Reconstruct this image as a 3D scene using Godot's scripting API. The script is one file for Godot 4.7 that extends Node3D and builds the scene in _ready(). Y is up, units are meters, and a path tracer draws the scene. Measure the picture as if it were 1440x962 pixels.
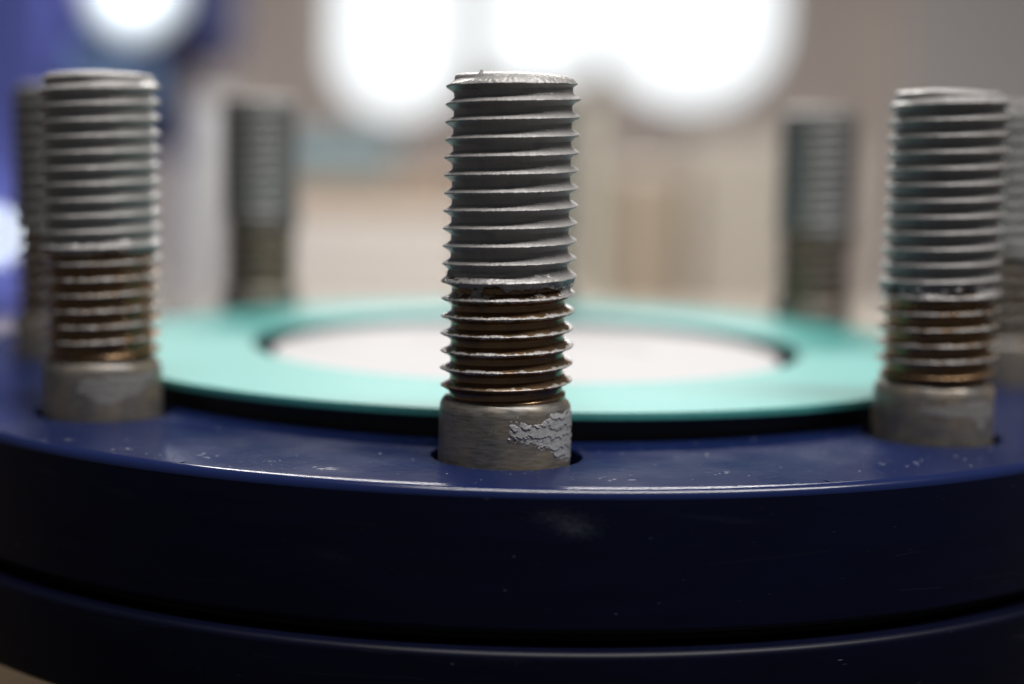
extends Node3D
# Close-up of a blue pipe flange with eight stud bolts and a green ring gasket on a workshop bench.
# Units are metres: bolt circle radius 0.1, stud diameter 0.02.

const BOLT_R := 0.1
const STUD_R := 0.01003
const STUD_TOP := 0.0572
const PITCH := 0.002617
const RIM_R := 0.124
const WINDOW_GLOW := 1.1          # how bright the frosted panes look
const TURN0 := -0.0255            # how far the bolt circle is turned

var used_names := {}

# ---------------------------------------------------------------- naming
func numbered(called: String) -> String:
	var n: int = used_names.get(called, 0)
	used_names[called] = n + 1
	return called if n == 0 else "%s_%03d" % [called, n]

func tag(o: Node, label := "", category := "", group := "", kind := "") -> Node:
	if label: o.set_meta("label", label)
	if category: o.set_meta("category", category)
	if group: o.set_meta("group", group)
	if kind: o.set_meta("kind", kind)
	return o

func thing(called: String, label: String, category: String, at := Vector3.ZERO, group := "") -> Node3D:
	var o := Node3D.new()
	o.name = numbered(called)
	o.position = at
	add_child(o, true)
	tag(o, label, category, group)
	return o

func part(called: String, mesh: Mesh, mat: Material, parent: Node, at := Vector3.ZERO) -> MeshInstance3D:
	var o := MeshInstance3D.new()
	o.name = called if parent != self else numbered(called)
	o.mesh = mesh
	if mat: o.material_override = mat
	o.position = at
	parent.add_child(o, true)
	return o

# ---------------------------------------------------------------- materials
func srgb(r: float, g: float, b: float) -> Color:
	return Color(r, g, b).linear_to_srgb()

func mat(c: Color, rough := 0.6, metal := 0.0, spec := 0.5) -> StandardMaterial3D:
	var m := StandardMaterial3D.new()
	m.albedo_color = c
	m.roughness = rough
	m.metallic = metal
	m.metallic_specular = spec
	return m

func noise(freq: float, sd: int, octaves := 3) -> FastNoiseLite:
	var n := FastNoiseLite.new()
	n.noise_type = FastNoiseLite.TYPE_SIMPLEX_SMOOTH
	n.frequency = freq
	n.seed = sd
	n.fractal_octaves = octaves
	return n

func mottled(a: Color, b: Color, freq: float, scale: float, sd: int, rough := 0.6, spec := 0.5) -> StandardMaterial3D:
	# a surface whose grain wanders between two tones, mapped in its own axes
	var n := noise(freq, sd, 4)
	var g := Gradient.new()
	g.set_color(0, a)
	g.set_color(1, b)
	var t := NoiseTexture2D.new()
	t.width = 256
	t.height = 256
	t.seamless = true
	t.noise = n
	t.color_ramp = g
	var m := mat(Color.WHITE, rough, 0.0, spec)
	m.albedo_texture = t
	m.uv1_triplanar = true
	m.uv1_scale = Vector3.ONE * scale
	return m

# ---------------------------------------------------------------- mesh helpers
class Grid:
	# a grid of points given ring by ring from the bottom up, each ring counter-clockwise seen from above
	var p := PackedVector3Array()
	var n := PackedVector3Array()
	var uv := PackedVector2Array()
	var idx := PackedInt32Array()
	func quads(first: int, wide: int, tall: int) -> void:
		for j in tall - 1:
			for i in wide - 1:
				var a := first + j * wide + i
				var d := a + wide
				idx.append_array([a, d + 1, a + 1, a, d, d + 1])
	func mesh() -> ArrayMesh:
		var arr := []
		arr.resize(Mesh.ARRAY_MAX)
		arr[Mesh.ARRAY_VERTEX] = p
		arr[Mesh.ARRAY_NORMAL] = n
		arr[Mesh.ARRAY_TEX_UV] = uv
		arr[Mesh.ARRAY_INDEX] = idx
		var m := ArrayMesh.new()
		m.add_surface_from_arrays(Mesh.PRIMITIVE_TRIANGLES, arr)
		return m

func lathe_into(g: Grid, prof: Array, seg: int, smooth := 50.0) -> void:
	# prof: Vector2(radius, y) from one end to the other, the outside on the right of its course
	var runs := []
	for k in prof.size() - 1:
		var d: Vector2 = prof[k + 1] - prof[k]
		runs.append(Vector2(d.y, -d.x).normalized())
	var length := 0.0
	for k in runs.size():
		var n0: Vector2 = runs[k]
		var n1: Vector2 = runs[k]
		if k > 0 and rad_to_deg(absf(n0.angle_to(runs[k - 1]))) < smooth: n0 = (n0 + runs[k - 1]).normalized()
		if k < runs.size() - 1 and rad_to_deg(absf(n1.angle_to(runs[k + 1]))) < smooth: n1 = (n1 + runs[k + 1]).normalized()
		var first := g.p.size()
		var l2: float = length + prof[k].distance_to(prof[k + 1])
		for e in 2:
			var q: Vector2 = prof[k + e]
			var nn: Vector2 = n0 if e == 0 else n1
			for i in seg + 1:
				var t := TAU * i / seg - PI
				g.p.append(Vector3(q.x * sin(t), q.y, q.x * cos(t)))
				g.n.append(Vector3(nn.x * sin(t), nn.y, nn.x * cos(t)))
				g.uv.append(Vector2(float(i) / seg, length if e == 0 else l2))
		g.quads(first, seg + 1, 2)
		length = l2

func lathe(prof: Array, seg := 96, smooth := 50.0) -> ArrayMesh:
	var g := Grid.new()
	lathe_into(g, prof, seg, smooth)
	return g.mesh()

func by_height(prof: Array, top: float, tall: float) -> ArrayMesh:
	var g := Grid.new()
	lathe_into(g, prof, 480, 30.0)
	for k in g.p.size():
		g.uv[k] = Vector2(g.uv[k].x, (top - g.p[k].y) / tall)
	return g.mesh()

func fillet(c: Vector2, r: float, a0: float, a1: float, steps: int) -> Array:
	var out := []
	for k in steps + 1:
		var a := deg_to_rad(lerpf(a0, a1, float(k) / steps))
		out.append(c + Vector2(cos(a), sin(a)) * r)
	return out

func rounded_box(size: Vector3, r: float) -> ArrayMesh:
	# a box with chamfered edges, standing on y = 0
	var st := SurfaceTool.new()
	st.begin(Mesh.PRIMITIVE_TRIANGLES)
	var h := size / 2.0
	var pts := {}
	for sx in [-1, 1]:
		for sy in [-1, 1]:
			for sz in [-1, 1]:
				var s := Vector3(sx, sy, sz)
				for ax in 3:
					var q := Vector3(h.x * sx, h.y * sy, h.z * sz)
					for o in 3:
						if o != ax: q[o] -= r * s[o]
					pts[[sx, sy, sz, ax]] = q + Vector3(0, h.y, 0)
	var mid := Vector3(0, h.y, 0)
	var face := func(poly: Array) -> void:
		var nrm: Vector3 = (poly[1] - poly[0]).cross(poly[2] - poly[0]).normalized()
		var c := Vector3.ZERO
		for q in poly: c += q
		if nrm.dot(c / poly.size() - mid) < 0.0:
			nrm = -nrm
		else:
			poly.reverse()
		for k in range(1, poly.size() - 1):
			for q in [poly[0], poly[k], poly[k + 1]]:
				st.set_normal(nrm)
				st.add_vertex(q)
	for ax in 3:
		var b := (ax + 1) % 3
		var c := (ax + 2) % 3
		for s in [-1, 1]:
			var quad := []
			for k in [[-1, -1], [1, -1], [1, 1], [-1, 1]]:
				var key := [0, 0, 0, ax]
				key[ax] = s
				key[b] = k[0]
				key[c] = k[1]
				quad.append(pts[key])
			face.call(quad)
		for k in [[-1, -1], [1, -1], [1, 1], [-1, 1]]:      # the edge that runs along ax
			var quad := []
			for e in [[-1, b], [1, b], [1, c], [-1, c]]:
				var key := [0, 0, 0, e[1]]
				key[ax] = e[0]
				key[b] = k[0]
				key[c] = k[1]
				quad.append(pts[key])
			face.call(quad)
	for sx in [-1, 1]:
		for sy in [-1, 1]:
			for sz in [-1, 1]:
				face.call([pts[[sx, sy, sz, 0]], pts[[sx, sy, sz, 1]], pts[[sx, sy, sz, 2]]])
	return st.commit()

func box(x0: float, x1: float, y0: float, y1: float, z0: float, z1: float, r := 0.003) -> Array:
	return [rounded_box(Vector3(x1 - x0, y1 - y0, z1 - z0), r), Vector3((x0 + x1) / 2, y0, (z0 + z1) / 2)]

func box_part(called: String, b: Array, m: Material, parent: Node) -> MeshInstance3D:
	return part(called, b[0], m, parent, b[1] - (parent.position if parent != self else Vector3.ZERO))

# ---------------------------------------------------------------- the studs
func thread_u(th: float, y: float, shift: float) -> float:
	# 0 on the crest, 1 in the middle of the groove; a right-hand helix
	var t := fposmod(y / PITCH - th / TAU + shift, 1.0)
	return absf(t - 0.5) * 2.0

func crest_drop(u: float) -> float:
	# how far below the crest the thread surface lies (metres)
	var k := clampf((u - 0.07) / 0.80, 0.0, 1.0)
	return 0.00140 * lerpf(minf(k * 1.35, 1.0), sin(k * PI / 2), 0.45)

class Look:
	# where the grey paste sits on one stud
	var edge := 0.027
	var wave := 0.0012
	var sd := 1
	var shift := 0.0
	var crest := 0.40
	var tone := 1.0
	var fill := 0.14
	var a: FastNoiseLite
	var b: FastNoiseLite
	var c: FastNoiseLite

func look(edge: float, wave: float, sd: int, shift: float, crest := 0.40) -> Look:
	var l := Look.new()
	l.edge = edge
	l.wave = wave
	l.sd = sd
	l.shift = shift
	l.crest = crest
	l.a = noise(110.0, sd, 3)
	l.b = noise(520.0, sd + 7, 3)
	l.c = noise(1500.0, sd + 13, 2)
	return l

func paste(l: Look, th: float, y: float, u: float) -> float:
	# 1 where the grey paste covers the thread, 0 where bare metal shows
	var q := Vector3(sin(th) * 0.0095, y * 1.6, cos(th) * 0.0095)
	var n1 := l.a.get_noise_3dv(q)
	var n2 := l.b.get_noise_3dv(q)
	var front := 0.0010 * sin(th * 1.0 + l.sd)
	var above := (y - l.edge - n1 * l.wave * 2.0 - n2 * 0.0012 - front) / 0.00035
	var groove := (u - 0.5) * 1.2                    # the paste first leaves the grooves
	var full := clampf(above - groove * 2.0, 0.0, 1.0)
	var on_crest := clampf((l.crest - u * 1.9 + n2 * 0.50 + n1 * 0.25) * 5.0, 0.0, 1.0)
	on_crest *= clampf((y - 0.0112) / 0.0012, 0.0, 1.0)
	return maxf(full, on_crest)

func stud_radius(l: Look, th: float, y: float, rag: float) -> float:
	var u := thread_u(th, y, l.shift)
	var p := paste(l, th, y, u)
	var r := STUD_R - 0.00012 - crest_drop(u)
	var q := Vector3(sin(th) * 0.0095, y, cos(th) * 0.0095)
	var n3 := l.c.get_noise_3dv(q)
	var n2 := l.b.get_noise_3dv(q * 0.7)
	# paste adds a skin: thick and lumpy near its torn edge, thin further up
	var lump := clampf(1.0 - absf(y - l.edge - 0.0007) / 0.0022, 0.0, 1.0)
	var low := clampf((l.edge - y) / 0.002, 0.0, 1.0)
	r += p * l.fill * crest_drop(u)
	var skin := 0.00010 + lump * (0.00075 + 0.00075 * n2) * (0.2 + 1.1 * u) + low * 0.00007 * n3
	r += p * rag * (skin + 0.000035 * n3 + (1.0 - u) * (0.00006 * n3 - 0.00008 * maxf(n2 - 0.25, 0.0)))
	r = minf(r, STUD_R + 0.00022 + 0.0001 * n2)
	r += 0.00001 * n2
	# the lead-in chamfer at the tip, where the thread fades out
	var from_top := STUD_TOP - y
	r = minf(r, 0.00865 + from_top * 0.85 + 0.00012 * n2 + 0.00012 * n3)
	if from_top < 0.0006:
		var k := 1.0 - from_top / 0.0006
		r -= 0.00030 * k * k
	# thread runs out above the plain shank
	if y < 0.0108:
		var k := clampf((0.0108 - y) / 0.0009, 0.0, 1.0)
		r = lerpf(r, minf(r, 0.00905), k)
	return r

func threaded_mesh(l: Look, wide: int, per_turn: int, rag: float) -> ArrayMesh:
	var g := Grid.new()
	var y0 := 0.0093
	var dy := PITCH / per_turn
	var tall := int(ceil((STUD_TOP - y0) / dy)) + per_turn + 2
	var rr := PackedFloat32Array()
	for j in tall:
		for i in wide + 1:
			var f := float(i) / wide
			var th := TAU * f - PI
			var y := clampf(y0 + (j - per_turn + f * per_turn) * dy, y0, STUD_TOP)
			var r := stud_radius(l, th, y, rag)
			var e := 0.00004
			var ry := (stud_radius(l, th, minf(y + e, STUD_TOP), rag) - stud_radius(l, th, maxf(y - e, y0), rag)) / (minf(y + e, STUD_TOP) - maxf(y - e, y0))
			var rt := (stud_radius(l, th + 0.006, y, rag) - r) / (0.006 * r)
			var out := Vector3(sin(th), 0, cos(th))
			var along := Vector3(cos(th), 0, -sin(th))
			g.p.append(out * r + Vector3(0, y, 0))
			g.n.append((out - Vector3(0, ry, 0) - along * rt).normalized())
			g.uv.append(Vector2(f, 1.0 - y / STUD_TOP))
	g.quads(0, wide + 1, tall)
	return g.mesh()

func end_mesh(l: Look, rag: float) -> ArrayMesh:
	# the slightly domed end face, meeting the chamfer
	var g := Grid.new()
	var wide := 96
	var rings := [1.0, 0.985, 0.95, 0.8, 0.55, 0.3, 0.06]
	for k in rings.size():
		for i in wide + 1:
			var th := TAU * i / wide - PI
			var f: float = rings[k]
			var r := stud_radius(l, th, STUD_TOP, rag) * f
			var y := STUD_TOP + 0.00055 * (1.0 - f * f) + (0.00006 if k > 0 else 0.0)
			var out := Vector3(sin(th), 0, cos(th))
			g.p.append(out * r + Vector3(0, y, 0))
			g.n.append((Vector3.UP + out * 0.13 * f).normalized())
			g.uv.append(Vector2(0.5 + sin(th) * f * 0.5, 0.5 + cos(th) * f * 0.5))
	g.quads(0, wide + 1, rings.size())
	return g.mesh()

func thread_material(l: Look, w: int, h: int) -> ORMMaterial3D:
	var col := PackedByteArray()
	var orm := PackedByteArray()
	col.resize(w * h * 3)
	orm.resize(w * h * 3)
	var fine := noise(2600.0, l.sd + 30, 2)
	var big := noise(160.0, l.sd + 40, 3)
	var at := 0
	for j in h:
		var y := (1.0 - (j + 0.5) / h) * STUD_TOP
		for i in w:
			var th := TAU * (i + 0.5) / w - PI
			if y < 0.009:
				at += 3
				continue
			var u := thread_u(th, y, l.shift)
			var p := paste(l, th, y, u)
			var q := Vector3(sin(th) * 0.0095, y, cos(th) * 0.0095)
			var nf := fine.get_noise_3dv(q)
			var nb := big.get_noise_3dv(q)
			# bare metal: warm brown, oiled; darker and browner in patches
			var br := 0.30 + 0.09 * nb + 0.03 * nf
			var bg := 0.190 + 0.05 * nb + 0.022 * nf
			var bb := 0.108 + 0.012 * nb + 0.014 * nf
			# paste: dull grey with faint warm and dark grime
			var v := 0.37 + 0.060 * nb + 0.05 * nf
			var grime := clampf(nb * 1.6 - 0.35, 0.0, 1.0) * 0.35
			v *= 1.0 - grime
			var low := clampf((l.edge - y) / 0.003, 0.0, 1.0)
			v += 0.03 * low
			v *= l.tone
			var wr := v * 1.025
			var wg := v * 0.995
			var wb := v * 0.985
			var k := clampf(p * 1.25, 0.0, 1.0)
			var c := Color(lerpf(br, wr, k), lerpf(bg, wg, k), lerpf(bb, wb, k)).linear_to_srgb()
			col[at] = int(clampf(c.r, 0, 1) * 255)
			col[at + 1] = int(clampf(c.g, 0, 1) * 255)
			col[at + 2] = int(clampf(c.b, 0, 1) * 255)
			orm[at] = 255
			orm[at + 1] = int(255 * clampf(lerpf(0.27 + 0.08 * nb, 0.40 + 0.14 * nb + 0.1 * nf, k), 0.1, 1.0))
			orm[at + 2] = int(255 * lerpf(0.75, 0.2, k))
			at += 3
	var m := ORMMaterial3D.new()
	m.albedo_texture = ImageTexture.create_from_image(Image.create_from_data(w, h, false, Image.FORMAT_RGB8, col))
	m.orm_texture = ImageTexture.create_from_image(Image.create_from_data(w, h, false, Image.FORMAT_RGB8, orm))
	return m

func shank_material(sd: int) -> ORMMaterial3D:
	var w := 768
	var h := 192
	var a := noise(140.0, sd, 3)
	var b := noise(700.0, sd + 3, 3)
	var f := noise(2600.0, sd + 5, 2)
	var im := Image.create(w, h, false, Image.FORMAT_RGB8)
	var orm := Image.create(w, h, false, Image.FORMAT_RGB8)
	for j in h:
		for i in w:
			var th := TAU * (i + 0.5) / w - PI
			var y := 0.0125 * (1.0 - (j + 0.5) / h)
			var q := Vector3(sin(th) * 0.01, y, cos(th) * 0.01)
			var n1 := a.get_noise_3dv(q)
			var n2 := b.get_noise_3dv(q * Vector3(0.45, 2.4, 0.45))
			var n3 := f.get_noise_3dv(q * Vector3(0.16, 2.2, 0.16))
			var v := 0.195 + 0.08 * n1 + 0.07 * n2 + 0.04 * n3
			var warm := clampf(0.5 + n1 * 1.1 - n2 * 0.4, 0.0, 1.0)
			im.set_pixel(i, j, Color(v * lerpf(1.0, 1.14, warm), v * lerpf(0.96, 0.96, warm), v * lerpf(0.92, 0.74, warm)).linear_to_srgb())
			orm.set_pixel(i, j, Color(1, clampf(0.38 + 0.16 * n2 + 0.1 * n3, 0.16, 0.9), 0.35))
	var rng := RandomNumberGenerator.new()
	rng.seed = sd
	for k in 220:                                  # light scratches and flecks of paste, dark pits
		var x := rng.randi_range(4, w - 24)
		var y := rng.randi_range(2, h - 14)
		var dx := rng.randf_range(-1, 1)
		var dyy := rng.randf_range(-1, 1)
		var n := rng.randi_range(1, 9)
		var tone: float = rng.randf_range(0.26, 0.48) if rng.randf() < 0.72 else 0.05
		for s in n:
			im.set_pixel(clampi(x + int(dx * s), 0, w - 1), clampi(y + int(dyy * s), 0, h - 1), Color(tone, tone, tone * 0.96).linear_to_srgb())
	var m := ORMMaterial3D.new()
	m.albedo_texture = ImageTexture.create_from_image(im)
	m.orm_texture = ImageTexture.create_from_image(orm)
	return m

func shank_mesh(wide := 128) -> ArrayMesh:
	var g := Grid.new()
	var prof := [Vector2(0.01000, -0.021), Vector2(0.01000, -0.0005), Vector2(0.01000, 0.0040), Vector2(0.00998, 0.0074), Vector2(0.00990, 0.0081), Vector2(0.00970, 0.0086), Vector2(0.00942, 0.0090), Vector2(0.00915, 0.00930), Vector2(0.00850, 0.00942)]
	lathe_into(g, prof, wide, 60.0)
	for k in g.p.size():
		g.uv[k] = Vector2(g.uv[k].x, 1.0 - g.p[k].y / 0.0125)
	return g.mesh()

func smear_mesh(sd: int, low: Array, high: Array, thick: float) -> ArrayMesh:
	# a dab of paste wiped on the shank in ragged layers; low and high give its edges as
	# (degrees round the shank, millimetres up). Where it is thin it sinks below the metal.
	var g := Grid.new()
	var wide := 190
	var tall := 110
	var a := noise(330.0, sd, 3)
	var b := noise(1000.0, sd + 2, 3)
	var c := noise(2200.0, sd + 4, 2)
	var th0: float = low[0].x - 6.0
	var th1: float = low[-1].x + 6.0
	var pts := PackedVector3Array()
	for j in tall:
		for i in wide:
			var deg := lerpf(th0, th1, float(i) / (wide - 1))
			var th := deg_to_rad(deg)
			var y := lerpf(-0.0006, 0.0098, float(j) / (tall - 1))
			var q := Vector3(th * 0.01, y, 0.0)
			var lo := along(low, deg)
			var hi := along(high, deg)
			var na := a.get_noise_3dv(q * Vector3(0.8, 1.2, 1.0))
			var nb := b.get_noise_3dv(q)
			var nc := c.get_noise_3dv(q)
			var mm := y * 1000.0
			var m := minf(minf(hi - mm, mm - lo), minf(deg - low[0].x, low[-1].x - deg) * 0.25)
			m += na * 1.2 + nb * 0.7 + nc * 0.5 + 0.30
			# layers: each pass of the wipe leaves a step that is thick at its lower edge
			var lay := fposmod(mm * 0.62 + deg * 0.006 + na * 0.75 + nb * 0.35, 1.0)
			var body := 0.30 + 0.70 * pow(1.0 - lay, 1.6)
			var h := thick * (body + 0.25 * nb + 0.10 * nc) if m > 0.0 else 0.0
			h *= clampf(m / 0.6, 0.0, 1.0)
			if m < 0.0: h = maxf(m, -0.6) * 0.00018
			# the shank narrows at its shoulder
			var base := 0.01000
			if y > 0.0072: base -= (y - 0.0072) * 0.22
			if y > 0.0080: base -= (y - 0.0080) * 0.45
			if y > 0.0088: base -= (y - 0.0088) * 2.5
			var r := base + h - 0.00002
			pts.append(Vector3(sin(th) * r, y, cos(th) * r))
	for j in tall:
		for i in wide:
			var k := j * wide + i
			var dx := pts[k + (1 if i < wide - 1 else 0)] - pts[k - (1 if i > 0 else 0)]
			var dyv := pts[k + (wide if j < tall - 1 else 0)] - pts[k - (wide if j > 0 else 0)]
			g.p.append(pts[k])
			g.n.append(dx.cross(dyv).normalized())
			g.uv.append(Vector2(float(i) / wide, float(j) / tall))
	g.quads(0, wide, tall)
	return g.mesh()

func along(line: Array, x: float) -> float:
	for k in line.size() - 1:
		if x <= line[k + 1].x or k == line.size() - 2:
			var f := clampf((x - line[k].x) / (line[k + 1].x - line[k].x), 0.0, 1.0)
			return lerpf(line[k].y, line[k + 1].y, f)
	return 0.0

func burr_mesh(sd: int, size: float) -> ArrayMesh:
	var g := Grid.new()
	var n := noise(900.0, sd, 2)
	for j in 7:
		for i in 13:
			var t := TAU * i / 12.0
			var f := j / 6.0
			var k := t if i < 12 else 0.0
			var r := size * (1.0 - 0.75 * f * f) * (0.8 + 0.5 * n.get_noise_3d(sin(k) * 0.002, f * 0.002, cos(k) * 0.002)) * (1.0 if j < 6 else 0.02)
			g.p.append(Vector3(sin(k) * r + f * size * 0.3, f * size * 1.7, cos(k) * r * 0.7))
			g.n.append(Vector3(sin(k), 0.3 + f, cos(k)).normalized())
			g.uv.append(Vector2(i / 12.0, f))
	g.quads(0, 13, 7)
	return g.mesh()

func make_stud(label: String, l: Look, wide: int, per_turn: int, tw: int, thh: int, deg: float, lean := Vector2.ZERO) -> Node3D:
	var o := thing("stud_bolt", label, "stud bolt", Vector3.ZERO, "stud bolts standing in a ring round the gasket")
	var m := thread_material(l, tw, thh)
	part("thread", threaded_mesh(l, wide, per_turn, 1.0), m, o)
	part("end_face", end_mesh(l, 1.0), end_mat, o)
	part("plain_shank", shank_mesh(), shank_material(l.sd + 60), o)
	set_stud(o, deg, lean)
	return o

func set_stud(o: Node3D, deg: float, lean := Vector2.ZERO) -> void:
	var t := deg_to_rad(deg) + TURN0
	o.position = Vector3(sin(t) * BOLT_R, 0, cos(t) * BOLT_R)
	o.rotation = Vector3(lean.y, 0, lean.x)

var end_mat: StandardMaterial3D

# ---------------------------------------------------------------- the flange
func plate_top(r0: float, r1: float, hole_r: float, y: float, holes: Array) -> Grid:
	# a flat ring with eight round holes, its uv laid flat
	var g := Grid.new()
	var n := 180
	for hdeg in holes:
		var mid: float = hdeg
		var c := Vector2(sin(mid), cos(mid)) * BOLT_R
		var first := g.p.size()
		var steps := 4
		for j in steps:
			for i in n + 1:
				var a := TAU * i / n + mid
				var d := Vector2(sin(a), cos(a))
				var far := 1.0
				# how far the ray from the hole's centre runs inside the 45 degree sector
				for s in [-1.0, 1.0]:
					var e := Vector2(sin(mid + s * PI / 8), cos(mid + s * PI / 8))
					var nn: Vector2 = Vector2(e.y, -e.x) * s
					if nn.dot(d) > 1e-6: far = minf(far, -nn.dot(c) / nn.dot(d))
				var bq := c.dot(d)
				far = minf(far, -bq + sqrt(maxf(bq * bq - c.length_squared() + r1 * r1, 0.0)))
				var disc := bq * bq - c.length_squared() + r0 * r0
				if disc > 0.0 and -bq - sqrt(disc) > 0.0: far = minf(far, -bq - sqrt(disc))
				var f := 1.0 - float(j) / (steps - 1)
				var q := c + d * lerpf(hole_r, far, f)
				g.p.append(Vector3(q.x, y, q.y))
				g.n.append(Vector3.UP)
				g.uv.append(Vector2(0.5 + q.x / 0.26, 0.5 + q.y / 0.26))
		g.quads(first, n + 1, steps)
		# the wall of the hole, with a small rounded lip
		first = g.p.size()
		var lip := [Vector2(hole_r, 0.0), Vector2(hole_r - 0.0001, -0.00015), Vector2(hole_r - 0.00014, -0.0005), Vector2(hole_r - 0.00014, -0.0205)]
		for j in lip.size():
			for i in n + 1:
				var a := TAU * i / n
				var d := Vector3(sin(a), 0, cos(a))
				g.p.append(Vector3(c.x, y + lip[j].y, c.y) + d * lip[j].x)
				g.n.append((-d + Vector3.UP * (1.0 if j == 0 else 0.3 if j == 1 else 0.0)).normalized())
				g.uv.append(Vector2(0.5 + c.x / 0.26, 0.5 + c.y / 0.26))
		g.quads(first, n + 1, lip.size())
	return g

func top_material(paint: Color) -> StandardMaterial3D:
	# navy paint seen from above: flecks of white dust, scuffs and dark grit
	var w := 2048
	var im := Image.create(w, w, false, Image.FORMAT_RGB8)
	im.fill(paint)
	var rng := RandomNumberGenerator.new()
	rng.seed = 77
	var per_m := w / 0.26
	for k in 3600:
		var a := rng.randf_range(-PI, PI)
		var r := sqrt(rng.randf_range(0.086 * 0.086, 0.1235 * 0.1235))
		var x := int((0.5 * 0.26 + sin(a) * r) * per_m)
		var y := int((0.5 * 0.26 + cos(a) * r) * per_m)
		var dark := rng.randf() < 0.25
		var s := rng.randf()
		var size := 1 if s < 0.55 else 2 if s < 0.97 else 3
		var t := rng.randf_range(0.05, 0.25) if s < 0.82 else rng.randf_range(0.25, 0.7)
		var c := Color(0.004, 0.004, 0.006) if dark else Color(t * 0.95, t * 0.97, t)
		im.fill_rect(Rect2i(x, y, size, 1 if rng.randf() < 0.5 else size), c.linear_to_srgb())
	for k in 8:                                     # grit and grease gathered round the holes
		var t0 := TURN0 + k * PI / 4
		for q in 700:
			var a := rng.randf_range(-PI, PI)
			var r := 0.0118 + absf(rng.randfn(0.0, 0.0011))
			var x := int((0.13 + sin(t0) * BOLT_R + sin(a) * r) * per_m)
			var y := int((0.13 + cos(t0) * BOLT_R + cos(a) * r) * per_m)
			var t := rng.randf_range(0.004, 0.03)
			if rng.randf() < 0.05: t = 0.25
			im.fill_rect(Rect2i(x, y, 1 + int(rng.randf() < 0.4), 1 + int(rng.randf() < 0.4)), Color(t, t * 0.95, t).linear_to_srgb())
	# scuffs: short bundles of pale strokes, most of them on the near edge
	for sc in [[-0.0385, 0.1105, 12, 0.0045], [-0.0285, 0.1135, 22, 0.0022], [-0.0600, 0.1020, 12, 0.003], [0.030, 0.1100, 8, 0.006], [0.0565, 0.0995, 12, 0.005], [-0.047, 0.107, 10, 0.005], [0.012, 0.1160, 6, 0.004], [-0.0720, 0.0960, 12, 0.003]]:
		for k in int(sc[2]):
			var x: float = sc[0] + rng.randfn(0.0, sc[3] * 0.5)
			var z: float = sc[1] + rng.randfn(0.0, sc[3] * 0.25)
			var n := rng.randi_range(1, 8)
			var t := rng.randf_range(0.06, 0.55)
			for s in n:
				var px := int((0.13 + x + s * 0.00012) * per_m)
				var py := int((0.13 + z + s * 0.00002 * rng.randf_range(-1, 1)) * per_m)
				im.fill_rect(Rect2i(px, py, 1, 1 + int(t > 0.3)), Color(t, t, t * 1.05).linear_to_srgb())
	var m := mat(Color.WHITE, 0.36, 0.0, 0.31)
	m.albedo_texture = ImageTexture.create_from_image(im)
	var rn := NoiseTexture2D.new()
	rn.width = 512
	rn.height = 512
	rn.noise = noise(0.02, 9, 4)
	var gr := Gradient.new()
	gr.set_color(0, Color(0.14, 0.14, 0.14))
	gr.set_color(1, Color(0.30, 0.30, 0.30))
	rn.color_ramp = gr
	m.roughness = 1.0
	m.roughness_texture = rn
	var peel := NoiseTexture2D.new()                  # orange peel of the sprayed paint
	peel.width = 1024
	peel.height = 1024
	peel.noise = noise(0.11, 19, 2)
	peel.as_normal_map = true
	peel.bump_strength = 2.0
	m.normal_enabled = true
	m.normal_texture = peel
	m.normal_scale = 0.07
	return m

func rim_material(paint: Color) -> StandardMaterial3D:
	# the rim: paint colour darkened to hold the front shade, plus a few smudges and specks; u runs round the flange, v up in metres
	var w := 2048
	var h := 256
	var im := Image.create(w, h, false, Image.FORMAT_RGB8)
	var n1 := noise(0.012, 5, 3)
	var n2 := noise(0.09, 6, 2)
	var lin := paint.srgb_to_linear()
	for j in h:
		for i in w:
			var k := 1.0 + 0.25 * n1.get_noise_2d(i, j * 1.5) + 0.12 * n2.get_noise_2d(i * 0.3, j * 2.0)
			im.set_pixel(i, j, Color(lin.r * k, lin.g * k, lin.b * k).linear_to_srgb())
	var rng := RandomNumberGenerator.new()
	rng.seed = 33
	for sm in [[0.5075, 0.20, 14, 12, 0.16], [0.5095, 0.27, 9, 10, 0.14], [0.466, 0.52, 10, 8, 0.03], [0.42, 0.25, 12, 6, 0.022], [0.535, 0.2, 20, 3, 0.02], [0.40, 0.2, 9, 5, 0.02]]:
		for k in 900:                                # faint wiped smudges of dust
			var x := int(w * sm[0] + rng.randfn(0, sm[2] * 0.5))
			var y := int(h * sm[1] + rng.randfn(0, sm[3] * 0.8) + (x - w * sm[0]) * 0.5)
			if x < 0 or y < 0 or x >= w or y >= h: continue
			var c := im.get_pixel(x, y).srgb_to_linear()
			var a: float = sm[4] * 0.5
			im.set_pixel(x, y, Color(c.r + a * 0.10, c.g + a * 0.11, c.b + a * 0.13).linear_to_srgb())
	for k in 240:
		var x := rng.randi_range(2, w - 4)
		var y := rng.randi_range(8, h - 6)
		var t := rng.randf_range(0.02, 0.07)
		if rng.randf() < 0.05: t = 0.3
		im.fill_rect(Rect2i(x, y, 1 + int(rng.randf() < 0.1), 1 + int(rng.randf() < 0.15)), Color(t, t, t * 1.05).linear_to_srgb())
	for k in 70:                                     # hairline scratches along the rim
		var x := rng.randi_range(2, w - 80)
		var y := rng.randi_range(6, h - 8)
		var t := rng.randf_range(0.006, 0.022)
		var slope := rng.randf_range(-0.35, 0.35)
		for q in rng.randi_range(8, 60):
			im.set_pixel(x + q, clampi(y + int(q * slope), 0, h - 1), Color(t, t * 1.1, t * 1.5).linear_to_srgb())
	var m := mat(Color.WHITE, 0.40, 0.0, 0.3)
	m.albedo_texture = ImageTexture.create_from_image(im)
	return m

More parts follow.
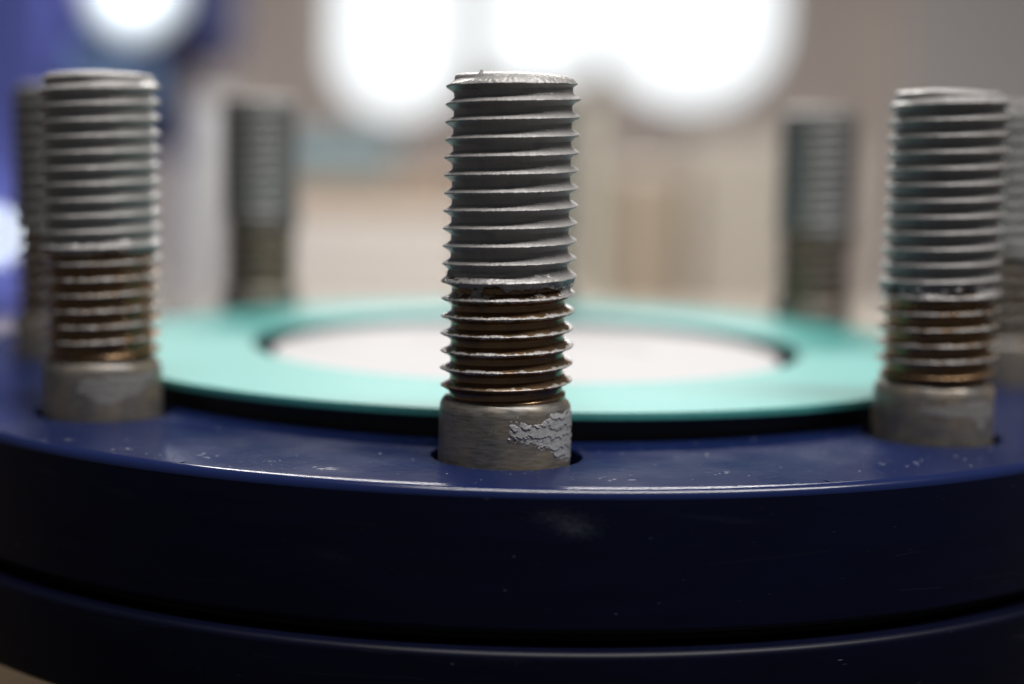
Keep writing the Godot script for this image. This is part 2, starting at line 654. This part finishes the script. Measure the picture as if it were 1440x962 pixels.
# ---------------------------------------------------------------- everything
func _ready() -> void:
	# camera
	var cam := Camera3D.new()
	cam.name = "camera"
	add_child(cam)
	var pitch := 0.1216
	var yaw := -0.0087
	var roll := 0.0229
	var x0 := Vector3(cos(yaw), 0, sin(yaw))
	var z1 := Vector3(-sin(yaw), 0, cos(yaw))
	var y0 := Vector3.UP * cos(pitch) - z1 * sin(pitch)
	var z0 := Vector3.UP * sin(pitch) + z1 * cos(pitch)
	cam.transform = Transform3D(Basis(x0 * cos(roll) + y0 * sin(roll), -x0 * sin(roll) + y0 * cos(roll), z0), Vector3(0, 0.0473, 0.34447))
	var at := CameraAttributesPhysical.new()
	at.frustum_focal_length = 57.04
	at.frustum_near = 0.02
	at.frustum_far = 60.0
	at.frustum_focus_distance = 0.236
	at.exposure_aperture = 5.4
	cam.attributes = at
	cam.keep_aspect = Camera3D.KEEP_HEIGHT
	cam.current = true
	# surroundings: the dim rest of the hall
	var we := WorldEnvironment.new()
	we.name = "surroundings"
	var env := Environment.new()
	env.background_mode = Environment.BG_COLOR
	env.background_color = srgb(0.06, 0.06, 0.062)
	env.tonemap_mode = Environment.TONE_MAPPER_LINEAR
	env.tonemap_exposure = 1.0
	env.sdfgi_enabled = true
	env.ssao_enabled = true
	env.ssil_enabled = true
	we.environment = env
	add_child(we)
	# lamps
	unseen_strip_lamp(Vector3(0.38, 1.12, 0.36), "white ceiling strip lamp hanging over the bench and flange", 2.2, 0.62, 0.05)
	unseen_strip_lamp(Vector3(-0.1, 1.3, -1.65), "added strip lamp out of view, brightening the far wall and boxes", 6.0, 0.62, 0.14)  # added lamp, unseen, to lift the far wall and boxes
	window_wall()

	end_mat = mottled(srgb(0.30, 0.29, 0.29), srgb(0.16, 0.15, 0.15), 0.03, 60.0, 4, 0.42)
	flanges()
	studs()
	gasket_and_cover()
	bench()
	background()

func unseen_strip_lamp(at: Vector3, label: String, energy: float, hw: float, hd: float) -> void:
	var o := thing("unseen_strip_lamp", label, "ceiling lamp", at)
	var metal := mat(Color(0.8, 0.8, 0.8), 0.5)
	box_part("lamp_housing", box(at.x - hw - 0.03, at.x + hw + 0.03, at.y + 0.012, at.y + 0.07, at.z - hd - 0.02, at.z + hd + 0.02, 0.008), metal, o)
	var glow := mat(Color(0.9, 0.9, 0.9), 0.5)
	glow.emission_enabled = true
	glow.emission = Color(1.0, 0.985, 0.965)
	glow.emission_energy_multiplier = 2.0
	box_part("lamp_diffuser", box(at.x - hw, at.x + hw, at.y, at.y + 0.0115, at.z - hd, at.z + hd, 0.003), glow, o)
	for s in [-hw * 0.8, hw * 0.8]:
		var rod := CylinderMesh.new()
		rod.top_radius = 0.004
		rod.bottom_radius = 0.004
		rod.height = 0.8
		part("hanger", rod, metal, o, Vector3(s, 0.47, 0))
	var l := AreaLight3D.new()
	l.name = "lamp_light"
	l.area_size = Vector2(hw, hd) * 2.0
	l.light_energy = energy
	l.light_color = Color(1.0, 0.985, 0.965)
	l.area_range = 8.0
	l.area_attenuation = 2.0
	l.shadow_enabled = true
	l.position = Vector3(0, -0.004, 0)
	l.rotation_degrees = Vector3(-90, 0, 0)
	o.add_child(l)

func u_outline(x0: float, x1: float, y0: float, y1: float, r: float, grow := 0.0) -> PackedVector2Array:
	var o := PackedVector2Array()
	var c0 := Vector2(x0 + r, y0 + r)
	var c1 := Vector2(x1 - r, y0 + r)
	o.append(Vector2(x0 - grow, y1 + grow))
	for k in 13:
		var a := PI + PI / 2 * k / 12.0
		o.append(c0 + Vector2(cos(a), sin(a)) * (r + grow))
	for k in 13:
		var a := PI * 1.5 + PI / 2 * k / 12.0
		o.append(c1 + Vector2(cos(a), sin(a)) * (r + grow))
	o.append(Vector2(x1 + grow, y1 + grow))
	return o

func slab(outer: PackedVector2Array, inner: PackedVector2Array, z0: float, z1: float) -> ArrayMesh:
	# a plate of that outline (with that opening, if any) between two depths
	var st := SurfaceTool.new()
	st.begin(Mesh.PRIMITIVE_TRIANGLES)
	var n := outer.size()
	var tri := func(a: Vector3, b: Vector3, c: Vector3, nrm: Vector3) -> void:
		var flip := (b - a).cross(c - a).dot(nrm) > 0.0
		for q in ([a, c, b] if flip else [a, b, c]):
			st.set_normal(nrm)
			st.add_vertex(q)
	var v := func(q: Vector2, z: float) -> Vector3: return Vector3(q.x, q.y, z)
	var rings := [[outer, 1.0]] if inner.is_empty() else [[outer, 1.0], [inner, -1.0]]
	for ring in rings:
		for k in n:
			var a: Vector2 = ring[0][k]
			var b: Vector2 = ring[0][(k + 1) % n]
			var d := (b - a).normalized()
			var nn := Vector3(d.y, -d.x, 0) * float(ring[1])
			tri.call(v.call(a, z0), v.call(b, z0), v.call(b, z1), nn)
			tri.call(v.call(a, z0), v.call(b, z1), v.call(a, z1), nn)
	for e in [[z1, Vector3.BACK], [z0, Vector3.FORWARD]]:
		if inner.is_empty():
			var ids := Geometry2D.triangulate_polygon(outer)
			for k in range(0, ids.size(), 3):
				tri.call(v.call(outer[ids[k]], e[0]), v.call(outer[ids[k + 1]], e[0]), v.call(outer[ids[k + 2]], e[0]), e[1])
		else:
			for k in n:
				var m := (k + 1) % n
				tri.call(v.call(outer[k], e[0]), v.call(outer[m], e[0]), v.call(inner[m], e[0]), e[1])
				tri.call(v.call(outer[k], e[0]), v.call(inner[m], e[0]), v.call(inner[k], e[0]), e[1])
	return st.commit()

func bright_window(x0: float, x1: float, y0: float, y1: float, r: float, z: float, label: String, energy: float) -> void:
	# daylight behind a frosted pane with a rounded lower edge, in a frame whitened and widened to imitate glare
	var o := thing("window", label, "window", Vector3((x0 + x1) / 2, y0, z))
	var fm := mat(srgb(0.75, 0.75, 0.74), 0.5)
	var w := (x1 - x0) / 2
	r = minf(r, w - 0.006)
	part("frame", slab(u_outline(-w, w, 0, y1 - y0, r, 0.028), u_outline(-w, w, 0, y1 - y0, r), 0.0, 0.03), fm, o)
	var glow := mat(Color(0.8, 0.82, 0.84), 0.4)
	glow.emission_enabled = true
	glow.emission = Color(0.97, 0.99, 1.0)
	glow.emission_energy_multiplier = WINDOW_GLOW
	part("window_pane", slab(u_outline(-w + 0.0005, w - 0.0005, 0.0005, y1 - y0 - 0.0005, r), PackedVector2Array(), 0.004, 0.016), glow, o)
	var l := AreaLight3D.new()
	l.name = "window_light"
	l.area_size = Vector2((x1 - x0) * 0.9, (y1 - y0) * 0.9)
	l.light_energy = energy
	l.light_color = Color(0.95, 0.98, 1.0)
	l.area_range = 12.0
	l.area_attenuation = 2.0
	l.shadow_enabled = true
	l.position = Vector3(0, (y1 - y0) / 2, 0.034)
	l.rotation_degrees = Vector3(0, 180, 0)
	o.add_child(l)

func window_wall() -> void:
	var z := -4.0
	var wm := mottled(srgb(0.71, 0.61, 0.56), srgb(0.62, 0.53, 0.49), 0.012, 0.7, 12, 0.85, 0.3)
	var wall := part("wall", rounded_box(Vector3(8, 3.6, 0.12), 0.002), wm, self, Vector3(0, -0.95, z - 0.06))
	tag(wall, "plain beige grey wall of the hall far behind the flange", "wall", "", "structure")
	bright_window(-0.52, -0.19, 0.118, 0.53, 0.17, z, "blown out bright window with rounded lower corners behind the left of the central stud", 0.4)
	bright_window(-0.125, 0.155, 0.222, 0.527, 0.04, z + 0.003, "bright window straight above the central stud, the shortest of the three", 0.3)
	bright_window(0.18, 0.64, 0.163, 0.56, 0.21, z, "widest blown out window, rounded below, right of the central stud", 0.55)
	carton("locker", "tall light grey steel locker against the wall at the far right", "locker", [0.98, 2.2, -0.9495, 1.3, -3.99, -3.93], mat(srgb(0.60, 0.57, 0.56), 0.6), false)
	var floor_ := part("floor", rounded_box(Vector3(9, 0.1, 7), 0.002), mottled(srgb(0.12, 0.115, 0.11), srgb(0.08, 0.078, 0.075), 0.01, 0.8, 15, 0.7), self, Vector3(0, -1.05, -1.0))
	tag(floor_, "grey concrete floor of the hall", "floor", "", "structure")

func flanges() -> void:
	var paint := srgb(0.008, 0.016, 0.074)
	var steel := mat(srgb(0.02, 0.02, 0.022), 0.5)
	var o := thing("pipe_flange", "navy painted upper pipe flange carrying the studs and the green gasket", "pipe flange")
	var holes := []
	for k in 8: holes.append(TURN0 + k * PI / 4)
	var r := 0.0014
	var plate := plate_top(0.050, RIM_R - r, 0.0117, 0.0, holes)
	part("top_face", plate.mesh(), top_material(paint), o)
	var prof: Array = [Vector2(0.058, -0.0210), Vector2(RIM_R - 0.0012, -0.0210)] + fillet(Vector2(RIM_R - 0.0012, -0.0198), 0.0012, -80, 0, 5) + [Vector2(RIM_R, -r)]
	part("edge", lathe(fillet(Vector2(RIM_R - r, -r), r, 0, 90, 10), 480, 30.0), mat(paint, 0.2), o)
	part("rim", by_height(prof, 0.0, 0.0212), rim_material(srgb(0.0026, 0.0042, 0.019)), o)  # darker copy of the navy; the shade of the front is in its colour
	part("raised_face", lathe([Vector2(0.0862, -0.0004), Vector2(0.0862, 0.0034), Vector2(0.0860, 0.0036), Vector2(0.0578, 0.0036), Vector2(0.0576, 0.0034), Vector2(0.0576, -0.0200)], 200, 40.0), steel, o)
	# the mating flange below, a shade wider, with a dark joint between
	var o2 := thing("pipe_flange", "navy lower pipe flange under the dark joint, cut by the bottom of the frame", "pipe flange", Vector3(0, -0.0372, 0))
	var r2 := 0.0011
	var w := RIM_R + 0.0020
	var pr: Array = [Vector2(0.062, 0.0), Vector2(w - 0.0012, 0.0)] + fillet(Vector2(w - 0.0012, 0.0012), 0.0012, -80, 0, 5) + fillet(Vector2(w - r2, 0.0144 - r2), r2, 0, 90, 8) + [Vector2(0.05, 0.0144)]
	part("plate", by_height(pr, 0.0147, 0.0212), rim_material(srgb(0.0015, 0.0024, 0.011)), o2)  # navy darkened further, with the shade on ledge and front painted in
	o2.rotation.y = 1.3
	part("hub", lathe([Vector2(0.060, -0.0630), Vector2(0.060, -0.030), Vector2(0.072, -0.006), Vector2(0.072, 0.001)], 120, 40.0), mat(paint, 0.4), o2)
	var j := part("joint_ring", lathe([Vector2(0.05, -0.0226), Vector2(0.1205, -0.0226), Vector2(0.1205, -0.0212), Vector2(0.05, -0.0212)], 200, 30.0), mat(srgb(0.012, 0.012, 0.012), 0.9), self)
	tag(j, "thin black joint ring squeezed between the two navy flanges", "gasket")

func studs() -> void:
	var grp := "stud bolts standing in a ring round the gasket"
	var front := make_stud("sharp central stud bolt nearest the camera with torn grey paste over brown thread", look(0.0262, 0.0017, 11, 0.1, 0.47), 288, 18, 1024, 1024, 0.0, Vector2(-0.004, 0.0))
	front.position += Vector3(-0.0004, 0, 0.0012)
	var sm := mottled(srgb(0.50, 0.50, 0.51), srgb(0.22, 0.22, 0.23), 0.05, 160.0, 8, 0.42)
	var faint := mottled(srgb(0.30, 0.29, 0.29), srgb(0.17, 0.16, 0.155), 0.04, 120.0, 18, 0.5)
	part("paste_smear", smear_mesh(5,
		[Vector2(7, 4.7), Vector2(16, 3.9), Vector2(30, 3.4), Vector2(42, 2.9), Vector2(50, 0.7), Vector2(88, 0.2)],
		[Vector2(7, 6.0), Vector2(20, 6.1), Vector2(34, 6.8), Vector2(42, 7.6), Vector2(48, 9.1), Vector2(56, 7.8), Vector2(64, 8.8), Vector2(88, 8.8)], 0.00015), sm, front)
	var burr := part("burr", burr_mesh(3, 0.00042), end_mat, front, Vector3(-0.0047, STUD_TOP - 0.0002, 0.0068))
	burr.rotation.y = 0.4
	var cool := look(0.0243, 0.0014, 37, 0.35)
	cool.tone = 0.8
	var left := make_stud("left front stud bolt with a straight grey paste edge above shiny brown thread", look(0.0278, 0.0009, 23, 0.62), 160, 12, 512, 512, -45.0, Vector2(0.004, 0.0))
	part("paste_smear", smear_mesh(9,
		[Vector2(-8, 4.4), Vector2(20, 3.0), Vector2(50, 3.6), Vector2(70, 6.5)],
		[Vector2(-8, 5.6), Vector2(20, 7.4), Vector2(50, 7.0), Vector2(70, 8.4)], 0.00010), faint, left)
	var right := make_stud("right front stud bolt with paste edge low on its thread and bright tip", cool, 160, 12, 512, 512, 45.0, Vector2(-0.002, 0.0))
	part("paste_smear", smear_mesh(14,
		[Vector2(-25, 5.2), Vector2(10, 4.6), Vector2(40, 3.0), Vector2(60, 4.0)],
		[Vector2(-25, 6.0), Vector2(10, 6.4), Vector2(40, 6.8), Vector2(60, 6.2)], 0.00006), faint, right)
	part("burr", burr_mesh(6, 0.00045), end_mat, right, Vector3(0.0058, STUD_TOP - 0.0002, 0.0058))
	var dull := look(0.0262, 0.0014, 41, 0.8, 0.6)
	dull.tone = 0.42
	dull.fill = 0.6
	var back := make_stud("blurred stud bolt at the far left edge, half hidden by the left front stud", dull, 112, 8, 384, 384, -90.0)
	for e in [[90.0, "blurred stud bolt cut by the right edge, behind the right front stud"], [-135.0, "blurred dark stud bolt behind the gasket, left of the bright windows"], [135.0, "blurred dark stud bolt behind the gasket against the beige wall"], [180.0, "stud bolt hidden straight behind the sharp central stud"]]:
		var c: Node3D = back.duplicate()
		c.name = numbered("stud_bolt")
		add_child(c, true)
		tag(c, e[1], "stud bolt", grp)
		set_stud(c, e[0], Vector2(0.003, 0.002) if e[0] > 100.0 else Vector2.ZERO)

func gasket_and_cover() -> void:
	var green := mottled(srgb(0.055, 0.30, 0.28), srgb(0.09, 0.37, 0.345), 0.06, 30.0, 22, 0.5)
	var prof := [Vector2(0.0578, 0.0037), Vector2(0.0894, 0.0037), Vector2(0.08955, 0.0039), Vector2(0.08955, 0.0049), Vector2(0.0894, 0.0051), Vector2(0.0579, 0.0051), Vector2(0.0578, 0.0050), Vector2(0.0578, 0.0037)]
	var g := part("ring_gasket", lathe(prof, 360, 30.0), green, self)
	tag(g, "flat turquoise green ring gasket lying on the flange inside the studs", "gasket")
	var white := mat(srgb(0.475, 0.468, 0.482), 0.7, 0.0, 0.3)
	var o := thing("bore_cover", "round white plastic cover closing the bore inside the green gasket", "cover")
	part("disc", lathe([Vector2(0.0535, 0.0005), Vector2(0.0535, 0.0030), Vector2(0.0532, 0.0034), Vector2(0.0270, 0.0036), Vector2(0.0255, 0.0035), Vector2(0.0250, 0.0031)], 200, 40.0), white, o)
	part("dished_centre", lathe([Vector2(0.0250, 0.0031), Vector2(0.0240, 0.0030), Vector2(0.0001, 0.0029)], 120, 40.0), white, o)

func bench() -> void:
	var o := thing("workbench", "brown wooden bench top glimpsed under the lower flange at the bottom left", "workbench", Vector3(0, -0.145, 0))
	var tones := []
	for k in 3:
		tones.append(mottled(srgb(0.085 - 0.01 * k, 0.06 - 0.007 * k, 0.038 - 0.004 * k), srgb(0.05, 0.035, 0.022), 0.015, 3.0, 50 + k, 0.95, 0.15))
	for k in 6:
		box_part("plank", box(-0.7 + 0.002 * (k % 2), 0.7, -0.145, -0.1005, -0.75 + k * 0.14, -0.75 + k * 0.14 + 0.138, 0.002), tones[k % 3], o)
	var lm := mat(srgb(0.10, 0.10, 0.11), 0.5)
	for s in [[-0.62, -0.68], [0.62, -0.68], [-0.62, 0.03], [0.62, 0.03]]:
		box_part("leg", box(s[0] - 0.03, s[0] + 0.03, -0.945, -0.1455, s[1] - 0.03, s[1] + 0.03, 0.003), lm, o)

func carton(called: String, label: String, category: String, b: Array, m: Material, seam := true) -> void:
	var o := thing(called, label, category, Vector3((b[0] + b[1]) / 2, b[2], (b[4] + b[5]) / 2))
	box_part("body", box(b[0], b[1], b[2], b[3], b[4], b[5], 0.004), m, o)
	if seam:
		var xm: float = (b[0] + b[1]) / 2
		box_part("tape", box(xm - 0.02, xm + 0.02, b[3] - 0.0005, b[3] + 0.0012, b[4] + 0.004, b[5] - 0.004, 0.0004), mat(srgb(0.45, 0.36, 0.24), 0.3), o)

func port(parent: Node, called: String, c: Vector3, r: float, depth: float, ring: Material, cap: Material) -> void:
	# a short pipe port that faces the camera: flange ring with a domed cap in it
	var a := part(called, lathe([Vector2(r * 0.7, 0), Vector2(r * 0.7, depth * 0.6), Vector2(r * 1.12, depth * 0.6), Vector2(r * 1.12, depth), Vector2(r * 0.9, depth)], 64, 40.0), ring, parent, c - parent.position)
	a.rotation_degrees.x = 90
	var d := part("cap", lathe([Vector2(r, depth), Vector2(r, depth + r * 0.12), Vector2(r * 0.96, depth + r * 0.18), Vector2(r * 0.7, depth + r * 0.26), Vector2(r * 0.35, depth + r * 0.30), Vector2(0.0001, depth + r * 0.31)], 64, 40.0), cap, a)

func background() -> void:
	# a long bench along the hall carries boxes and a blue machine
	var o := thing("back_bench", "long pale bench behind the flange with boxes standing on it", "workbench", Vector3(0, -0.23, -2.0))
	var bm := mottled(srgb(0.40, 0.36, 0.31), srgb(0.33, 0.30, 0.26), 0.02, 2.0, 61, 0.7)
	for k in 4:
		box_part("plank", box(-1.6, 1.6, -0.23, -0.20, -2.4 + k * 0.25, -2.4 + k * 0.25 + 0.247, 0.003), bm, o)
	for s in [[-1.5, -2.3], [1.5, -2.3], [-1.5, -1.5], [1.5, -1.5]]:
		box_part("leg", box(s[0] - 0.03, s[0] + 0.03, -0.949, -0.2305, s[1] - 0.03, s[1] + 0.03, 0.003), mat(srgb(0.1, 0.1, 0.1), 0.5), o)
	# blue machine at the left
	var blue := mottled(srgb(0.135, 0.165, 0.60), srgb(0.105, 0.13, 0.48), 0.02, 4.0, 71, 0.6)
	var navy := mat(srgb(0.014, 0.020, 0.10), 0.75, 0.0, 0.3)
	var whitecap := mat(srgb(0.78, 0.80, 0.82), 0.5)
	var palecap := mat(srgb(0.20, 0.33, 0.60), 0.5)
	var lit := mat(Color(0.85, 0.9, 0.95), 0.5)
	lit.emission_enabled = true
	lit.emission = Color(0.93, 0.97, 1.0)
	lit.emission_energy_multiplier = 0.5  # glow added to imitate bright reflections, no real lamp
	var p := thing("pump", "blue and navy pump casing with a pale blue port cap", "pump", Vector3(-0.6, -0.2, -1.75))
	box_part("casing", box(-1.0, -0.55, -0.1995, 0.5, -1.9, -1.62, 0.03), blue, p)
	box_part("port_block", box(-0.548, -0.45, 0.02, 0.134, -1.85, -1.655, 0.01), navy, p)
	box_part("valve_block", box(-0.545, -0.388, 0.135, 0.5, -1.86, -1.64, 0.02), navy, p)
	port(p, "port", Vector3(-0.505, 0.112, -1.655), 0.054, 0.03, navy, palecap)
	for e in [[Vector3(-0.467, 0.218, -1.64), 0.058, 0.05, "round glowing disc added on the navy block to imitate a bright reflection"], [Vector3(-0.637, -0.076, -1.62), 0.017, 0.03, "small glowing disc added low on the blue pump to imitate a bright spot"]]:
		var q := thing("glowing_disc", e[3], "bright_disc", e[0])
		port(q, "disc_ring", e[0], e[1], e[2], navy, lit)
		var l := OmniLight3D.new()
		l.name = "added_disc_light"
		l.light_energy = 0.008  # faint light added to go with the glowing disc
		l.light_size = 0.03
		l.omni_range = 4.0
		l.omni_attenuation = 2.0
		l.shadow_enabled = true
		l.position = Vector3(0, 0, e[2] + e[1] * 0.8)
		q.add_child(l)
	carton("storage_box", "tall pale grey plastic box beside the blue pump", "box", [-0.515, -0.448, -0.1995, 0.10, -2.15, -1.95], mottled(srgb(0.60, 0.60, 0.62), srgb(0.52, 0.53, 0.56), 0.02, 3.0, 81, 0.6), false)
	carton("timber_post", "dark brown timber post behind the pale grey box", "post", [-0.50, -0.458, -0.1995, 0.19, -2.24, -2.2], mat(srgb(0.20, 0.165, 0.15), 0.7), false)
	carton("storage_box", "teal blue crate standing on a cardboard carton under the narrow window", "box", [-0.38, -0.21, -0.0095, 0.052, -2.28, -2.1], mat(srgb(0.13, 0.21, 0.245), 0.6), false)
	carton("carton", "brown cardboard carton under the narrow window", "carton", [-0.41, -0.10, -0.06, -0.011, -2.3, -2.08], mottled(srgb(0.30, 0.22, 0.155), srgb(0.25, 0.18, 0.125), 0.02, 3.0, 83, 0.8))
	carton("carton", "wide off white carton below the brown carton", "carton", [-0.43, -0.09, -0.1995, -0.0615, -2.32, -2.06], mottled(srgb(0.56, 0.53, 0.51), srgb(0.50, 0.475, 0.455), 0.02, 3.0, 84, 0.8))
	carton("pale_post", "slim pale olive post right behind the central stud", "post", [0.075, 0.098, -0.1995, 0.115, -2.1, -2.07], mat(srgb(0.46, 0.46, 0.38), 0.6), false)
	carton("carton", "brown cardboard carton to the right of the pale olive post", "carton", [0.115, 0.235, -0.1995, 0.015, -2.3, -2.1], mottled(srgb(0.31, 0.255, 0.20), srgb(0.26, 0.215, 0.17), 0.02, 3.0, 86, 0.8))
	carton("carton", "sand coloured carton behind the blurred right stud", "carton", [0.245, 0.50, -0.1995, 0.06, -2.35, -2.12], mottled(srgb(0.37, 0.34, 0.30), srgb(0.33, 0.30, 0.265), 0.02, 3.0, 87, 0.8))
